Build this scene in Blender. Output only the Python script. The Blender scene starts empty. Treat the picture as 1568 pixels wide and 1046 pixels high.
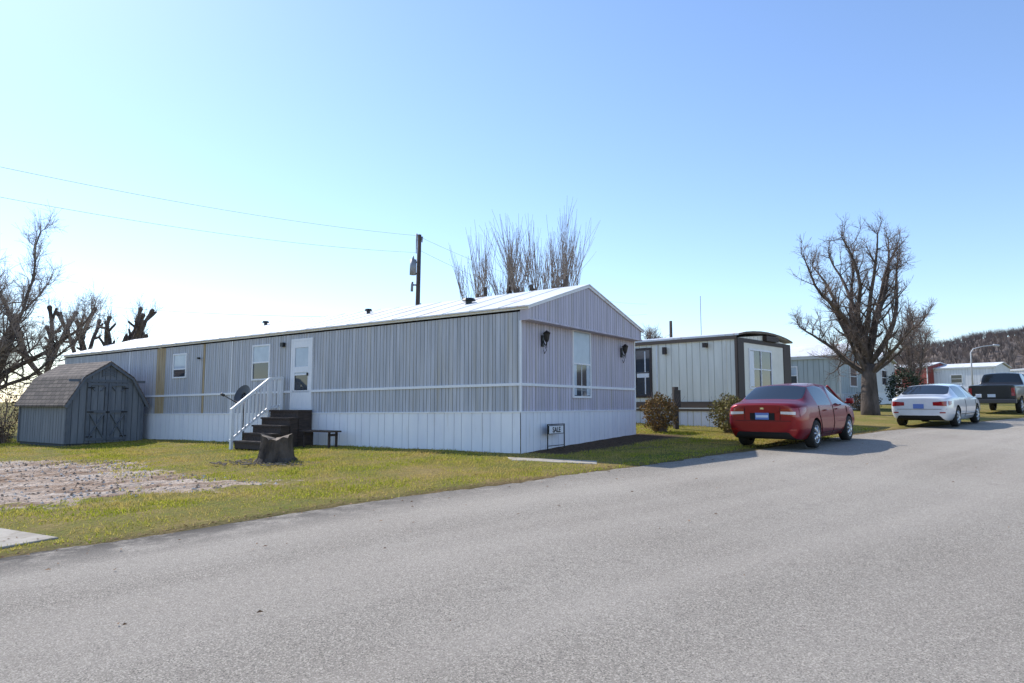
import bpy, math, random, bmesh
import numpy as np
from mathutils import Vector, Matrix
from mathutils.bvhtree import BVHTree
random.seed(7); np.random.seed(7)
R=math.radians
scene=bpy.context.scene

# ---------------- materials ----------------
def principled(name):
    m=bpy.data.materials.new(name); m.use_nodes=True
    return m, m.node_tree, m.node_tree.nodes['Principled BSDF']
def c4(c): return (c[0],c[1],c[2],1)
def smat(name,c,rough=.6,metal=0,coat=0):
    m,nt,b=principled(name)
    b.inputs['Base Color'].default_value=c4(c); b.inputs['Roughness'].default_value=rough
    b.inputs['Metallic'].default_value=metal; b.inputs['Coat Weight'].default_value=coat
    b.inputs['Coat Roughness'].default_value=.04
    return m
def noise_node(nt,scale,detail=6,stretch=(1,1,1),rough=.6,rot=0):
    tc=nt.nodes.new('ShaderNodeTexCoord'); mp=nt.nodes.new('ShaderNodeMapping')
    n=nt.nodes.new('ShaderNodeTexNoise'); n.inputs['Scale'].default_value=scale
    n.inputs['Detail'].default_value=detail; n.inputs['Roughness'].default_value=rough
    mp.inputs['Scale'].default_value=stretch
    if rot:
        m0=nt.nodes.new('ShaderNodeMapping'); m0.inputs['Rotation'].default_value=(0,0,rot)
        nt.links.new(tc.outputs['Object'],m0.inputs['Vector']); nt.links.new(m0.outputs[0],mp.inputs['Vector'])
    else: nt.links.new(tc.outputs['Object'],mp.inputs['Vector'])
    nt.links.new(mp.outputs[0],n.inputs['Vector'])
    return n.outputs['Fac']
def ramp(nt,fac,stops):
    r=nt.nodes.new('ShaderNodeValToRGB'); e=r.color_ramp.elements
    e[0].position=stops[0][0]; e[0].color=c4(stops[0][1]); e[1].position=stops[-1][0]; e[1].color=c4(stops[-1][1])
    for p,c in stops[1:-1]:
        k=e.new(p); k.color=c4(c)
    nt.links.new(fac,r.inputs['Fac']); return r.outputs['Color']
def mix(nt,fac,a,b,mode='MIX'):
    n=nt.nodes.new('ShaderNodeMix'); n.data_type='RGBA'; n.blend_type=mode
    for s,v in ((n.inputs[0],fac),(n.inputs[6],a),(n.inputs[7],b)):
        if hasattr(v,'is_linked'): nt.links.new(v,s)
        elif isinstance(v,(int,float)): s.default_value=v
        else: s.default_value=c4(v)
    return n.outputs[2]
def mth(nt,op,a,b=None):
    n=nt.nodes.new('ShaderNodeMath'); n.operation=op
    for i,v in enumerate((a,b)):
        if v is None: continue
        if hasattr(v,'is_linked'): nt.links.new(v,n.inputs[i])
        else: n.inputs[i].default_value=v
    return n.outputs[0]
def bump(nt,b,h,strength,dist=.02):
    n=nt.nodes.new('ShaderNodeBump'); n.inputs['Strength'].default_value=strength; n.inputs['Distance'].default_value=dist
    nt.links.new(h,n.inputs['Height']); nt.links.new(n.outputs[0],b.inputs['Normal'])
def g3(v): return (v,v,v)
def nmat(name,c1,c2,scale,rough=.6,bmp=0,bscale=None,stretch=(1,1,1),metal=0,lo=.35,hi=.65,dist=.02,coat=0,c3=None,scale3=1,lo3=.6,hi3=.75,stretch3=(1,1,1),c5=None,scale5=1,lo5=.6,hi5=.75,stretch5=(1,1,1)):
    m,nt,b=principled(name)
    f=noise_node(nt,scale,8,stretch)
    col=ramp(nt,f,[(lo,c1),(hi,c2)])
    if c3 is not None:
        col=mix(nt,ramp(nt,noise_node(nt,scale3,8,stretch3,.65),[(lo3,g3(0)),(hi3,g3(1))]),col,c3)
    if c5 is not None:
        col=mix(nt,ramp(nt,noise_node(nt,scale5,8,stretch5,.65),[(lo5,g3(0)),(hi5,g3(.8))]),col,c5)
    nt.links.new(col,b.inputs['Base Color'])
    b.inputs['Roughness'].default_value=rough; b.inputs['Metallic'].default_value=metal; b.inputs['Coat Weight'].default_value=coat
    if bmp: bump(nt,b,noise_node(nt,bscale or scale*4,6,stretch),bmp,dist)
    return m

# ---------------- mesh helpers ----------------
class MB:
    def __init__(s,shear=0): s.v=[];s.f=[];s.m=[];s.sh=shear
    def add(s,vs,fs,mi=0):
        o=len(s.v)
        for p in vs: s.v.append((p[0],p[1],p[2]-s.sh*p[1]))
        for f in fs: s.f.append([i+o for i in f]); s.m.append(mi)
    def box(s,x0,x1,y0,y1,z0,z1,mi=0):
        s.add([(x0,y0,z0),(x1,y0,z0),(x1,y1,z0),(x0,y1,z0),(x0,y0,z1),(x1,y0,z1),(x1,y1,z1),(x0,y1,z1)],
              [(0,3,2,1),(4,5,6,7),(0,1,5,4),(1,2,6,5),(2,3,7,6),(3,0,4,7)],mi)
    def prism(s,pts,vec,mi=0):
        n=len(pts); v=[Vector(p) for p in pts]; w=[p+Vector(vec) for p in v]
        s.add(v+w,[tuple(range(n))[::-1],tuple(range(n,2*n))]+[(i,(i+1)%n,n+(i+1)%n,n+i) for i in range(n)],mi)
    def beam(s,p0,p1,w,h,mi=0,up=(0,0,1)):
        p0=Vector(p0);p1=Vector(p1);d=(p1-p0).normalized();a=d.cross(Vector(up))
        if a.length<1e-3:a=Vector((1,0,0))
        a.normalize();b=d.cross(a)
        a*=w/2;b*=h/2
        s.prism([p0-a-b,p0+a-b,p0+a+b,p0-a+b],p1-p0,mi)
    def tube(s,pts,rs,n=6,mi=0,cap=True):
        pts=[Vector(p) for p in pts]; vs=[];fs=[]
        for i,p in enumerate(pts):
            d=(pts[min(i+1,len(pts)-1)]-pts[max(i-1,0)])
            if d.length<1e-9:d=Vector((0,0,1))
            d.normalize()
            a=d.orthogonal() if i==0 else (la-d*la.dot(d))
            if a.length<1e-6:a=d.orthogonal()
            a.normalize(); la=a; b=d.cross(a); r=rs[i]
            for k in range(n):
                t=2*math.pi*k/n; vs.append(p+a*(r*math.cos(t))+b*(r*math.sin(t)))
        for i in range(len(pts)-1):
            for k in range(n):
                fs.append((i*n+k,i*n+(k+1)%n,(i+1)*n+(k+1)%n,(i+1)*n+k))
        if cap and n>3:
            fs.append(tuple(range(n))[::-1]); fs.append(tuple(range((len(pts)-1)*n,len(pts)*n)))
        s.add(vs,fs,mi)
    def obj(s,name,mats,parent=None,smooth=False,loc=None):
        me=bpy.data.meshes.new(name); me.from_pydata([tuple(p) for p in s.v],[],s.f)
        for m in mats: me.materials.append(m)
        me.polygons.foreach_set('material_index',s.m)
        if smooth: me.polygons.foreach_set('use_smooth',[True]*len(s.f))
        me.update()
        o=bpy.data.objects.new(name,me); scene.collection.objects.link(o)
        if parent: o.parent=parent
        if loc: o.location=loc
        return o
def empty(name,loc,rz=0,rot=None):
    e=bpy.data.objects.new(name,None); e.empty_display_size=.3; scene.collection.objects.link(e)
    e.location=loc; e.rotation_euler=rot if rot else (0,0,rz); return e
def bevel(o,w=.01,seg=2):
    m=o.modifiers.new('b','BEVEL'); m.width=w; m.segments=seg; m.limit_method='ANGLE'

# ---------------- terrain ----------------
def gxf(x):
    x=np.maximum(np.asarray(x,float),-34.)
    return .035*(.5*(x-np.sqrt(x*x+2.)))
def gyf(y):
    y=np.asarray(y,float); return np.where(y<60,.037*y,2.22+1.2*(1-np.exp(-(y-60)*.037/1.2)))
def G(x,y): return gxf(x)+gyf(y)+.012
def gz(x,y): return float(G(x,y))
EX=[-60,-30,-12,-5.1,-4.18,-2.97,-1.35,.17,2.52,4.95,11.3,21.3,60,150]
EY=[-38,-13.5,1.5,6.96,7.66,8.70,9.96,11.03,12.9,15.2,21.2,28.6,56,118]
def yedge(x): return np.interp(x,EX,EY)
def poly_sd(x,y,P):
    x=np.asarray(x,float);y=np.asarray(y,float); d=np.full(x.shape,1e9); ins=np.zeros(x.shape,bool)
    n=len(P)
    for i in range(n):
        ax,ay=P[i];bx,by=P[(i+1)%n]
        t=np.clip(((x-ax)*(bx-ax)+(y-ay)*(by-ay))/((bx-ax)**2+(by-ay)**2),0,1)
        d=np.minimum(d,np.hypot(x-ax-t*(bx-ax),y-ay-t*(by-ay)))
        c=((ay>y)!=(by>y))&(x<(bx-ax)*(y-ay)/((by-ay)+1e-12)+ax); ins^=c
    return np.where(ins,d,-d)
DIRT=[(-3.9,11.5),(-5.0,11.0),(-6.2,10.6),(-7.4,9.9),(-10,9.6),(-16,10),(-17,16),(-12.4,17.2),(-8.9,16.0),(-7.2,13.8)]
EA=R(56.1); e=np.array([math.cos(EA),math.sin(EA)]); l=np.array([-math.sin(EA),math.cos(EA)])
C=np.array([.19,15.0])
def loc2(t,s): p=C+e*t+l*s; return (p[0],p[1])
MULCH=[loc2(.2,-1.0),loc2(.2,.2),loc2(6.4,.2),loc2(6.6,-1.5),loc2(3,-1.2)]
def wob(x,y):
    return (np.sin(x*1.7+y*.9)+np.sin(x*-.8+y*2.1+1)+.7*np.sin(x*4.1-y*3.3+2)+.6*np.sin(x*7.3+y*6.1)+.5*np.sin(y*11.3-x*9.1))/3.8
xs=np.unique(np.round(np.concatenate([np.linspace(-700,-40,14),np.linspace(-40,-20,20),np.arange(-20,14,.125),np.linspace(14,40,60),np.linspace(40,120,30),np.linspace(120,900,14)]),3))
ys=np.unique(np.round(np.concatenate([np.linspace(-200,-10,8),np.linspace(-10,5,20),np.arange(5,26,.125),np.linspace(26,60,70),np.linspace(60,150,30),np.linspace(150,1200,16)]),3))
XX,YY=np.meshgrid(xs,ys); ZZ=G(XX,YY)
inroad=(YY<yedge(XX)-.25)&(YY>yedge(XX)-16)
dm=np.clip((poly_sd(XX,YY,DIRT)+.45*wob(XX*1.7,YY*2.3))/1.0+.5,0,1); mm=np.clip(poly_sd(XX,YY,MULCH)/.5+.5,0,1)
edgeb=np.clip(1-(YY-yedge(XX))/(.45+.3*wob(XX*2,YY*2)),0,1)*(YY>yedge(XX)-.4)
rut=wob((XX*.75+YY*.2)*1.3,(YY-XX*.25)*3.6)+.6*wob(XX*6+2,YY*8)
ZZ=ZZ+np.where(inroad,-.06,0)+np.where((YY<30)&(abs(XX)<25)&~inroad,.018*wob(XX*.9,YY*.9)+dm*.055*rut-dm*.02,0)
ny,nx=XX.shape
me=bpy.data.meshes.new('lawn_ground')
vv=np.stack([XX,YY,ZZ],-1).reshape(-1,3)
ii=(np.arange(ny-1)[:,None]*nx+np.arange(nx-1)[None,:]).reshape(-1)
ff=np.stack([ii,ii+1,ii+nx+1,ii+nx],-1)
me.from_pydata(vv.tolist(),[],ff.tolist())
for nm,arr in (('dirt',dm),('mulch',np.maximum(mm,edgeb*.6))):
    a=me.attributes.new(nm,'FLOAT','POINT'); a.data.foreach_set('value',arr.reshape(-1).astype(np.float32))
me.polygons.foreach_set('use_smooth',[True]*len(ff))
ground=bpy.data.objects.new('lawn_ground',me); scene.collection.objects.link(ground)
m,nt,b=principled('lawn')
f1=noise_node(nt,.55,8,(1,1,1),.7); f2=noise_node(nt,14,8); f3=noise_node(nt,60,4)
col=ramp(nt,f1,[(.35,(.13,.17,.022)),(.48,(.24,.22,.045)),(.60,(.40,.28,.11))])
col=mix(nt,ramp(nt,f2,[(.4,g3(0)),(.65,g3(.75))]),col,(.25,.165,.07))
col=mix(nt,ramp(nt,f3,[(.35,g3(0)),(.7,g3(.5))]),col,(.09,.11,.015))
at=nt.nodes.new('ShaderNodeAttribute'); at.attribute_name='dirt'
dn=mth(nt,'ADD',at.outputs['Fac'],mth(nt,'MULTIPLY',mth(nt,'SUBTRACT',noise_node(nt,2.2,9,(1,1.6,1),.72),.5),2.6))
d1=ramp(nt,noise_node(nt,1.1,9,(.5,2.2,1),.72,R(-14)),[(.30,(.15,.085,.05)),(.42,(.34,.235,.165)),(.52,(.52,.41,.32)),(.66,(.68,.59,.50))])
d1=mix(nt,ramp(nt,noise_node(nt,22,6,(1,1,1),.8),[(.34,g3(.7)),(.52,g3(0))]),d1,(.17,.10,.06))
d1=mix(nt,ramp(nt,noise_node(nt,48,4,(1,1,1),.8),[(.58,g3(0)),(.70,g3(.6))]),d1,(.66,.58,.50))
col=mix(nt,ramp(nt,dn,[(.42,g3(0)),(.58,g3(1))]),col,d1)
am=nt.nodes.new('ShaderNodeAttribute'); am.attribute_name='mulch'
col=mix(nt,am.outputs['Fac'],col,ramp(nt,noise_node(nt,18,6),[(.35,(.04,.022,.014)),(.65,(.18,.115,.065))]))
nt.links.new(col,b.inputs['Base Color']); b.inputs['Roughness'].default_value=.95; b.inputs['Specular IOR Level'].default_value=.15
bump(nt,b,f2,1,.09)
me.materials.append(m)
SLAB1=[(-5.05,7.78),(-6.3,8.5),(-9,10.1),(-10.5,8.2),(-6.6,6.9),(-5.5,7.25)]
SLAB2=[(-.1,14.25),(1.65,13.45),(1.6,13.0),(.0,13.75)]
def grass(name,n,x0,x1,y0,y1,h0,h1,wd,mat,seed):
    rs=np.random.RandomState(seed)
    x=rs.uniform(x0,x1,n);y=rs.uniform(y0,y1,n)
    k=(y>yedge(x)+.03+.13*wob(x*3,y*3))&(abs(x)<y*.82+1)
    d=(poly_sd(x,y,DIRT)+.45*wob(x*1.7,y*2.3))+.5+wob(x*2.3,y*2.8)*.8; k&=(d<rs.uniform(.0,1.1,n)**1.5)
    k&=(poly_sd(x,y,MULCH)<rs.uniform(-.3,.1,n))
    p=np.stack([x,y],-1)-C; t=p@e; s=p@l
    k&=~((t>-.02)&(t<6.1)&(s>0)&(s<21.6))
    k&=(poly_sd(x,y,SLAB1)<.02)&(poly_sd(x,y,SLAB2)<.02)
    bare=wob(x*.8+4,y*1.1)+.6*wob(x*2.9,y*3.7+1)
    k&=(bare+rs.uniform(-.5,.5,n))<.35
    k&=rs.uniform(0,1,n)<np.clip(1.3-(y-8)/22,.25,1)
    edge=np.clip((y-yedge(x))/.8,0,1); k&=rs.uniform(0,1,n)<.30+.70*edge
    x=x[k];y=y[k];n=len(x); z=G(x,y)
    h=rs.uniform(h0,h1,n)*(1+.8*wob(x*1.1,y*1.3)); a=rs.uniform(0,2*np.pi,n); w=wd*rs.uniform(.6,1.3,n)*(1+y/25)
    lx=rs.normal(0,.6,n)*h; ly=rs.normal(0,.6,n)*h
    v=np.empty((n,3,3)); dx=np.cos(a)*w;dy=np.sin(a)*w
    v[:,0]=np.stack([x-dx,y-dy,z-.01],-1);v[:,1]=np.stack([x+dx,y+dy,z-.01],-1);v[:,2]=np.stack([x+lx,y+ly,z+h],-1)
    me=bpy.data.meshes.new(name); me.vertices.add(3*n); me.vertices.foreach_set('co',v.reshape(-1))
    me.loops.add(3*n); me.loops.foreach_set('vertex_index',np.arange(3*n)); me.polygons.add(n)
    me.polygons.foreach_set('loop_start',np.arange(n)*3); me.update(); me.validate(); me.materials.append(mat)
    o=bpy.data.objects.new(name,me); scene.collection.objects.link(o); return o
gm,nt,b=principled('grass_blades')
f=noise_node(nt,.8,7,(1,1,1),.7); f2=noise_node(nt,35,3)
col=ramp(nt,f2,[(.32,(.16,.23,.012)),(.5,(.36,.38,.03)),(.66,(.62,.52,.14))])
col=mix(nt,ramp(nt,f,[(.45,g3(0)),(.58,g3(.8))]),col,(.55,.40,.15))
nt.links.new(col,b.inputs['Base Color']); b.inputs['Roughness'].default_value=.75
b.inputs['Specular IOR Level'].default_value=.12
tr=nt.nodes.new('ShaderNodeBsdfTranslucent'); nt.links.new(col,tr.inputs['Color']); mx=nt.nodes.new('ShaderNodeMixShader'); mx.inputs[0].default_value=.5
nt.links.new(b.outputs[0],mx.inputs[1]);nt.links.new(tr.outputs[0],mx.inputs[2]);nt.links.new(mx.outputs[0],nt.nodes['Material Output'].inputs['Surface'])
grass('lawn_grass',500000,-19,12,6.8,26,.012,.050,.006,gm,1)

conc=nmat('concrete',(.30,.26,.21),(.48,.43,.36),3,.9,.4,40,c3=(.2,.16,.11),scale3=6,lo3=.5,hi3=.7)
for P in (SLAB1,SLAB2):
    mb=MB(); cx=sum(p[0] for p in P)/len(P); cy=sum(p[1] for p in P)/len(P); z0=gz(cx,cy)
    mb.prism([(x-cx,y-cy,gz(x,y)-z0-.1) for x,y in P],(0,0,.115)); o=mb.obj('concrete_slab',[conc],loc=(cx,cy,z0)); bevel(o,.012)

# road
es=np.concatenate([np.arange(-30,-8,1.),np.arange(-8,14,.06),np.arange(14,60,1.),np.arange(60,150,6.)])
offs=[0,.12,.4,.8,1.4,2.2,3,4,5,6,7,8,9,10,11,12]
V=[];UV=[]
for x in es:
    y=float(yedge(x)); 
    jit=.06*float(wob(x*5,y*4))+.035*random.uniform(-1,1) if -8<x<14 else 0
    nrm=Vector((.68,-.735))
    for j,o in enumerate(offs):
        q=o+(jit if j==0 else 0); X=x+nrm.x*q; Y=y+nrm.y*q
        V.append((X,Y,gz(X,Y)+.006+(-.012 if j==0 else 0))); UV.append((q,x))
n=len(offs); F=[(i*n+j,i*n+j+1,(i+1)*n+j+1,(i+1)*n+j) for i in range(len(es)-1) for j in range(n-1)]
me=bpy.data.meshes.new('asphalt_road'); me.from_pydata(V,[],F); uvl=me.uv_layers.new(name='UVMap')
me.polygons.foreach_set('use_smooth',[True]*len(F))
li=np.empty(len(me.loops),int); me.loops.foreach_get('vertex_index',li); uvl.data.foreach_set('uv',np.array(UV)[li].reshape(-1))
road=bpy.data.objects.new('asphalt_road',me); scene.collection.objects.link(road)
m,nt,b=principled('asphalt')
f1=noise_node(nt,.28,6); f2=noise_node(nt,150,3,(1,1,1),.8); f3=noise_node(nt,.9,9,(1,1,1),.72)
vo=nt.nodes.new('ShaderNodeTexVoronoi'); vo.inputs['Scale'].default_value=125; tc=nt.nodes.new('ShaderNodeTexCoord'); nt.links.new(tc.outputs['Object'],vo.inputs['Vector'])
sc=nt.nodes.new('ShaderNodeSeparateColor'); nt.links.new(vo.outputs['Color'],sc.inputs[0])
col=ramp(nt,f1,[(.35,(.325,.285,.235)),(.65,(.41,.365,.305))])
col=mix(nt,ramp(nt,f2,[(.36,g3(.65)),(.52,g3(0))]),col,(.12,.105,.085))
col=mix(nt,ramp(nt,sc.outputs[0],[(.66,g3(0)),(.85,g3(.6))]),col,(.68,.60,.50))
col=mix(nt,ramp(nt,sc.outputs[1],[(.80,g3(0)),(.9,g3(.65))]),col,(.10,.09,.075))
col=mix(nt,ramp(nt,f3,[(.61,g3(0)),(.69,g3(.42))]),col,(.15,.13,.11))
uv=nt.nodes.new('ShaderNodeUVMap'); sx=nt.nodes.new('ShaderNodeSeparateXYZ'); nt.links.new(uv.outputs[0],sx.inputs[0])
wv=nt.nodes.new('ShaderNodeTexNoise'); mpw=nt.nodes.new('ShaderNodeMapping'); mpw.inputs['Scale'].default_value=(1.1,.06,1); nt.links.new(uv.outputs[0],mpw.inputs[0]); nt.links.new(mpw.outputs[0],wv.inputs['Vector']); wv.inputs['Scale'].default_value=1.0
col=mix(nt,ramp(nt,wv.outputs['Fac'],[(.42,g3(0)),(.62,g3(.25))]),col,(.50,.44,.37))
mr=nt.nodes.new('ShaderNodeMapRange'); nt.links.new(sx.outputs[0],mr.inputs[0]); mr.inputs[1].default_value=.1; mr.inputs[2].default_value=1.1; mr.inputs[3].default_value=1; mr.inputs[4].default_value=0
mr2=nt.nodes.new('ShaderNodeMapRange'); nt.links.new(sx.outputs[1],mr2.inputs[0]); mr2.inputs[1].default_value=-3.5; mr2.inputs[2].default_value=1; mr2.inputs[3].default_value=1.0; mr2.inputs[4].default_value=.35
k=mth(nt,'MULTIPLY',mth(nt,'MULTIPLY',mr.outputs[0],mr2.outputs[0]),ramp(nt,noise_node(nt,1.6,9,(1,1,1),.75),[(.36,g3(0)),(.52,g3(1))]))
col=mix(nt,k,col,(.085,.075,.065))
nt.links.new(col,b.inputs['Base Color']); b.inputs['Roughness'].default_value=.9; b.inputs['Specular IOR Level'].default_value=.15
bump(nt,b,f2,.8,.012)
me.materials.append(m)

lm=nmat('dry_leaf',(.16,.07,.03),(.35,.2,.09),9,.8)
mb=MB()
for i in range(900):
    x=random.uniform(-7,12);
    y=random.uniform(4.5,14) if i<70 else float(yedge(x))+random.gauss(0.1,.18 if i<600 else .9)
    if abs(x)>y*.8: continue
    a=random.uniform(0,6.28);s=random.uniform(.010,.030);z=gz(x,y)+.022
    c,sn=math.cos(a)*s,math.sin(a)*s
    mb.add([(x-c,y-sn,z),(x+sn*.5,y-c*.5,z+random.uniform(0,.012)),(x+c,y+sn,z),(x-sn*.5,y+c*.5,z+random.uniform(0,.015))],[(0,1,2,3)])
mb.obj('fallen_leaves',[lm])
mb=MB(); 
for i in range(3200):
    x=random.uniform(-15,-3.5);y=random.uniform(9.5,17)
    if poly_sd(np.array([x]),np.array([y]),DIRT)[0]<-.1 or abs(x)>y*.8: continue
    s=random.uniform(.008,.035); z=gz(x,y); q=[Vector((x,y,z))+Vector((math.cos(t)*s*random.uniform(.7,1.4),math.sin(t)*s*random.uniform(.6,1.1),0)) for t in (0,1.3,2.6,3.9,5.2)]
    mb.add(q+[Vector((x,y,z+s*.9))],[(0,1,5),(1,2,5),(2,3,5),(3,4,5),(4,0,5)],random.choice((0,0,1)))
mb.obj('earth_clods',[nmat('clod',(.20,.125,.075),(.42,.31,.22),6,.95),smat('pebble',(.58,.52,.45),.9)])

# ---------------- mobile homes ----------------
ST=dict(c3=(.33,.315,.29),scale3=1.5,lo3=.48,hi3=.82,stretch3=(9,9,.22),c5=(.47,.40,.27),scale5=1.0,lo5=.54,hi5=.84,stretch5=(5,5,.3))
M_wall=nmat('aluminium_siding',(.38,.40,.45),(.56,.57,.62),1.2,.55,.05,3,(5,5,.35),**ST)
M_end=nmat('aluminium_siding_end',(.45,.42,.50),(.60,.56,.66),1.2,.55,.05,3,(5,5,.35),**ST)
M_groove=nmat('siding_groove',(.18,.18,.18),(.40,.375,.33),2,.7,0,None,(6,6,.5))
M_skirt=nmat('white_skirting',(.78,.79,.85),(.86,.865,.90),1.5,.5,0,None,(2,2,.5),c3=(.60,.56,.50),scale3=1.2,lo3=.60,hi3=.88,stretch3=(4,4,.5))
M_skg=smat('skirting_groove',(.60,.61,.66),.6)
M_white=nmat('white_trim',(.76,.77,.80),(.84,.84,.86),4,.5,0,None,(4,4,1),c3=(.55,.52,.46),scale3=1.5,lo3=.6,hi3=.8)
M_roof=nmat('metal_roof',(.64,.655,.67),(.76,.775,.79),.8,.6,.05,6,(1,1,1),c3=(.46,.26,.13),scale3=1.1,lo3=.56,hi3=.70,stretch3=(.5,2.0,1))
M_rust=nmat('rust_stain',(.36,.25,.12),(.50,.39,.24),2.5,.7,0,None,(5,5,.5))
M_glass=smat('window_glass',(.025,.035,.05),.06,0,.5)
M_blind=nmat('window_blind',(.36,.44,.54),(.46,.54,.64),3,.35,coat=.6)
M_dark=smat('dark_metal',(.02,.02,.022),.45)
M_black=smat('black_iron',(.012,.012,.014),.4)

def ribs(mb,axis,a0,a1,z0,z1,pos,out,pitch,gw,gd,mi,gi,ztop=None):
    def P(a,o,z):
        return (pos+out*o,a,z) if axis=='y' else (a,pos+out*o,z)
    a=a0; c=0
    while a<a1-1e-6:
        b_=min(a+pitch*(1 if c%3 else .72),a1); g=b_-gw; c+=1
        for (u,v,ou,ov,mm_) in ((a,g,0,0,mi),(g,g+gw*.25,0,-gd,gi),(g+gw*.25,g+gw*.75,-gd,-gd,gi),(g+gw*.75,b_,-gd,0,gi)):
            if v-u<1e-6: continue
            zt=lambda q:(ztop(q) if ztop else z1)
            mb.add([P(u,ou,z0),P(v,ov,z0),P(v,ov,zt(v)),P(u,ou,zt(u))],[(0,1,2,3)],mm_)
        a=b_
def window(mb,axis,a0,a1,z0,z1,pos,out,fr,mi_fr,mi_gl,mi_up,split=.5,mull=False):
    def B(a,b_,c,d,o0,o1,mi):
        p0,p1=sorted((pos+out*o0,pos+out*o1))
        if axis=='y': mb.box(p0,p1,a,b_,c,d,mi)
        else: mb.box(a,b_,p0,p1,c,d,mi)
    B(a0-fr,a0,z0-fr,z1+fr,-.03,.035,mi_fr);B(a1,a1+fr,z0-fr,z1+fr,-.03,.035,mi_fr)
    B(a0,a1,z0-fr,z0,-.03,.033,mi_fr);B(a0,a1,z1,z1+fr,-.03,.033,mi_fr)
    zm=z0+(z1-z0)*split
    B(a0,a1,z0,zm-.02,-.03,.006,mi_gl);B(a0,a1,zm+.02,z1,-.03,.014,mi_up)
    B(a0,a1,zm-.02,zm+.02,-.03,.026,mi_fr)
    if mull: B((a0+a1)/2-.012,(a0+a1)/2+.012,z0,zm-.02,-.028,.012,mi_fr)

SH=.0106; W=6.1; L=21.6; PK=2.75; HE=3.2; HP=4.06; SK=.9
base=empty('mobile_home',(C[0],C[1],.56),EA)
mb=MB(SH)
mats=[M_wall,M_groove,M_skirt,M_skg,M_end,M_rust]
def segribs(z0,z1):
    for a0,a1,mi in ((0,12.0,0),(12.0,12.12,5),(12.12,14.3,0),(14.3,14.85,5),(14.85,L,0)):
        ribs(mb,'y',a0,a1,z0,z1,0,-1,.125,.014,.010,mi,1)
segribs(SK,1.46);segribs(1.52,HE-.1)
ribs(mb,'y',0,L,-.35,SK-.03,-.02,-1,.30,.016,.01,2,3)
ribs(mb,'x',0,W,SK,1.46,0,-1,.14,.014,.010,4,1)
ribs(mb,'x',0,W,1.52,2.95,0,-1,.14,.014,.010,4,1)
ribs(mb,'x',-.02,W+.02,-.35,SK-.03,-.02,-1,.30,.016,.01,2,3)
top=lambda q: HE-.02+(HP-HE)*(q/PK if q<PK else (W-q)/(W-PK))
ribs(mb,'x',0,W,2.94,0,-.24,-1,.14,.014,.010,4,1,ztop=top)
mb.add([(W,0,-.3),(W,L,-.3),(W,L,HE),(W,0,HE)],[(0,1,2,3)],0)
mb.add([(0,L,-.3),(W,L,-.3),(W,L,HE),(PK,L,HP-.03),(0,L,HE)],[(0,1,2,3,4)],0)
mb.obj('walls',mats,base)
mb=MB(SH)
mb.box(-.03,.0,-.0,L,1.46,1.52,0); mb.box(-.03,W,-.03,0,1.46,1.52,0)
mb.box(-.035,.0,0,L,SK-.03,SK,0); mb.box(-.035,W+.02,-.035,0,SK-.03,SK,0)
mb.box(-.02,.02,-.02,.02,SK,1.46,0);mb.box(-.02,.02,-.02,.02,1.52,2.90,0)
mb.box(W-.03,W+.03,-.03,.03,SK,2.90,0)
mb.box(-.05,0,-.24,L,HE-.06,HE-.005,0)
mb.box(-.02,0,-.24,0,2.94,HE-.06,1)
mb.box(-.02,W+.02,-.265,0,2.90,2.94,1)
for (p,q) in (((-.1,-.265,HE-.03),(PK,-.265,HP-.03)),((PK,-.265,HP-.03),(W+.1,-.265,HE-.03))): mb.beam(p,q,.03,.06,0)
mb.box(-.012,.0,10.55,10.6,SK,HE-.1,0); mb.box(-.012,.0,16.6,16.64,SK,HE-.1,0)
mb.obj('trim',[M_white,M_end],base)
mb=MB(SH)
n=27
for i in range(n):
    a=-.3+i*(L+.4)/n; c=-.3+(i+1)*(L+.4)/n-.005
    for (x0,z0_,x1,z1_) in ((-.12,HE-.02,PK,HP),(PK,HP,W+.12,HE-.02)):
        mb.add([(x0,a,z0_),(x1,a,z1_),(x1,c,z1_),(x0,c,z0_),(x0,a,z0_+.03),(x1,a,z1_+.03),(x1,c,z1_+.03),(x0,c,z0_+.03)],[(4,5,6,7),(0,1,5,4),(1,2,6,5),(2,3,7,6),(3,0,4,7),(0,3,2,1)],0)
    for (x0,z0_,x1,z1_) in ((-.12,HE,PK,HP+.02),(PK,HP+.02,W+.12,HE)):
        mb.beam((x0,c+.002,z0_+.005),(x1,c+.002,z1_+.005),.03,.03,0)
mb.obj('roof',[M_roof],base)
mb=MB(SH)
for (t,s,r_) in ((1.5,2.6,1.25),(2.0,6.8,.8),(2.2,12,.8)):
    zz=HE+(HP-HE)*t/PK
    mb.tube([(t,s,zz-.1),(t,s,zz+.11)],[.07*r_,.07*r_],10); mb.tube([(t,s,zz+.11),(t,s,zz+.17)],[.15*r_,.12*r_],10)
mb.obj('roof_vents',[M_dark],base)
mb=MB(SH)
wm=[M_white,M_glass,M_blind,M_dark]
window(mb,'y',8.75,9.5,1.90,2.86,0,-1,.045,0,1,2)
window(mb,'y',13.05,13.75,2.10,2.82,0,-1,.045,0,1,2,.35)
window(mb,'x',2.38,3.26,1.26,2.88,0,-1,.05,0,1,2,.5,True)
window(mb,'y',6.92,7.68,1.02,2.90,0,-1,.07,0,1,2)
mb.box(-.03,-.014,6.922,7.678,1.022,1.50,0)
mb.box(-.030,-.016,6.922,7.02,1.50,2.898,0);mb.box(-.030,-.016,7.58,7.678,1.50,2.898,0);mb.box(-.030,-.016,7.02,7.58,2.72,2.898,0);mb.box(-.030,-.016,7.02,7.58,2.02,2.18,0)
mb.box(-.07,-.03,7.00,7.03,1.92,2.0,3)
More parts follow.
